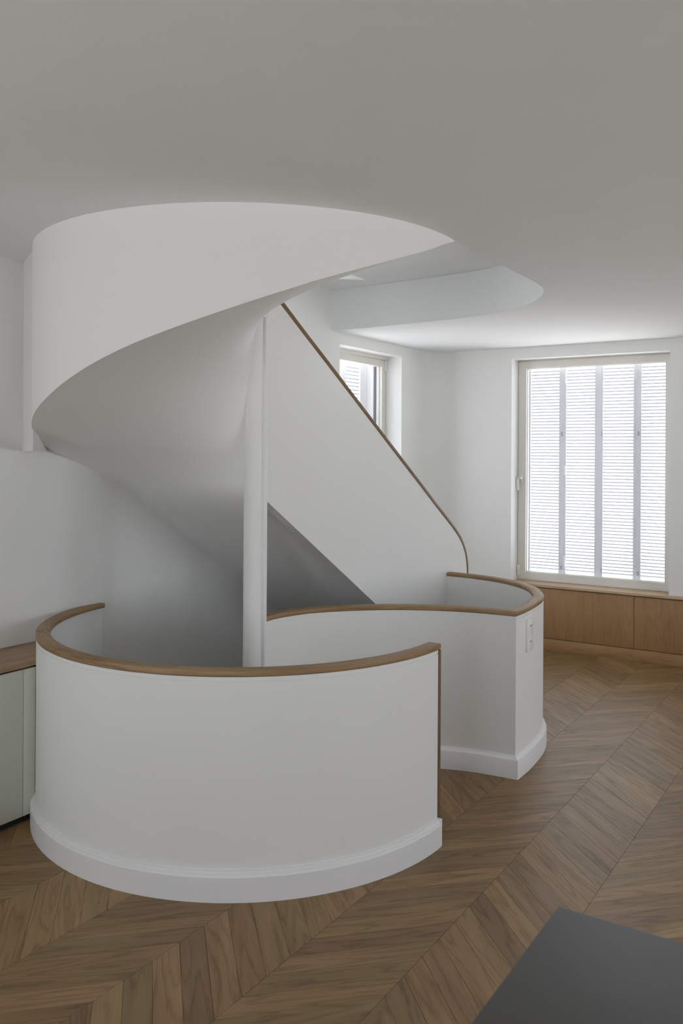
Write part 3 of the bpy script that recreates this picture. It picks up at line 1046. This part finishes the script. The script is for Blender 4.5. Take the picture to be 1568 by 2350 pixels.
# ================================================================== BUILT-INS
# oak bench cabinet under the tall window
bench = empty("window_bench", W(7.31, -1.8, 0), "long low oak bench cabinet built in under the tall shuttered window", "cabinet")
bm = bmesh.new()
add_box(bm, 7.288, WU - 0.001, WV + 0.10, 1.20, 0.538, 0.562, 'v')
add_box(bm, WU - 0.001, 7.50, -2.879, -1.531, 0.538, 0.562, 'v')
finish(bm, "ledge", M_LEDGE, bench, bevel=0.003, smooth=35)
box("carcass", 7.318, WU - 0.001, WV + 0.10, 1.20, 0.0, 0.537, M_GAP, bench, 'v')
for (va, vb, gr) in ((WV + 0.10, -2.752, 0), (-2.748, -1.798, 0), (-1.794, -1.619, 1), (-1.6185, -0.846, 1), (-0.842, 0.10, 0), (0.104, 1.05, 0)):
    box("door_panel", 7.303, 7.3185, va, vb, 0.101, 0.531, M_BENCH, bench, 'z', bevel=0.0008)
box("plinth", 7.301, 7.318, WV + 0.10, 1.20, 0.0, 0.096, M_BENCH, bench, 'v', bevel=0.002)

# low sage cabinet with an oak top along the left wall
side = empty("low_cabinet", W(1.6, -3.5, 0), "low sage-white cabinet with oak top along the left wall beside the curved balustrade", "cabinet")
FVc = -3.340
UE = 2.612
def cabinet_plan(u_start, v_front):
    """rectangle along the wall whose far end follows the curved balustrade"""
    P = [(u_start, WV + 0.001), (u_start, v_front)]
    for k in range(9):
        v = v_front + (WV + 0.001 - v_front) * k / 8
        P.append((CU - math.sqrt(1.0185 ** 2 - (v - CV) ** 2) - 0.0005, v))
    return P


def slab(name, pts, z0, z1, m):
    bm = bmesh.new(); uvl = bm.loops.layers.uv.verify()
    lo = [bm.verts.new(W(u, v, z0)) for u, v in pts]; hi = [bm.verts.new(W(u, v, z1)) for u, v in pts]
    fs = [bm.faces.new(lo), bm.faces.new(hi)]
    for i in range(len(pts)):
        j = (i + 1) % len(pts)
        fs.append(bm.faces.new((lo[i], lo[j], hi[j], hi[i])))
    for f in fs:
        for lp in f.loops:
            c_ = lp.vert.co
            lp[uvl].uv = (c_.x * S_ + c_.y * C_, c_.x * C_ - c_.y * S_ + c_.z)
    bmesh.ops.triangulate(bm, faces=fs[:2])
    return finish(bm, name, m, side)


slab("countertop", cabinet_plan(0.30, FVc + 0.004), 0.712, 0.738, M_COUNTER)
slab("carcass", [(p[0] - 0.025, p[1]) if p[0] > 1 else p for p in cabinet_plan(0.32, FVc - 0.020)], 0.0, 0.705, M_GAP)
for (ua, ub) in ((0.32, 1.05), (1.053, 1.80), (1.803, 2.545), (2.548, UE)):
    box("door_panel", ua, ub, FVc - 0.0195, FVc, 0.034, 0.703, M_SAGE, side, 'z', bevel=0.0008)

# light switch on the guard wall beside its sharp corner
sw = empty("light_switch", W(4.50, -1.665, 0.634), "tall double white light switch on guard wall end below the oak rail corner", "switch")
box("switch_plate", 4.455, 4.545, -1.6655, -1.6515, 0.634, 0.806, M_SWITCH, sw, 'z', bevel=0.0015)
for z in (0.640, 0.724):
    box("rocker", 4.465, 4.535, -1.6525, -1.6508, z + 0.004, z + 0.072, M_SWITCH, sw, 'z', bevel=0.001)
    boxes("rocker_mark", [(4.490, 4.522, -1.6512, -1.6500, z + 0.046, z + 0.0485), (4.494, 4.499, -1.6512, -1.6500, z + 0.040, z + 0.046)], M_SEAL, sw)

# corner of the kitchen island close to the camera
isl = empty("kitchen_island", W(1.0, 0.4, 0), "dark grey stone island counter, one corner showing close to the camera", "kitchen island")
box("countertop", 0.62, 1.500, -0.497, 1.9, 0.865, 0.900, M_ISLAND, isl, 'v', bevel=0.003)
box("island_body", 0.68, 1.42, -0.44, 1.84, 0.06, 0.8645, M_ISLB, isl, 'z', bevel=0.002)
box("plinth", 0.72, 1.38, -0.40, 1.80, 0.0, 0.0595, M_GAP, isl, 'v')
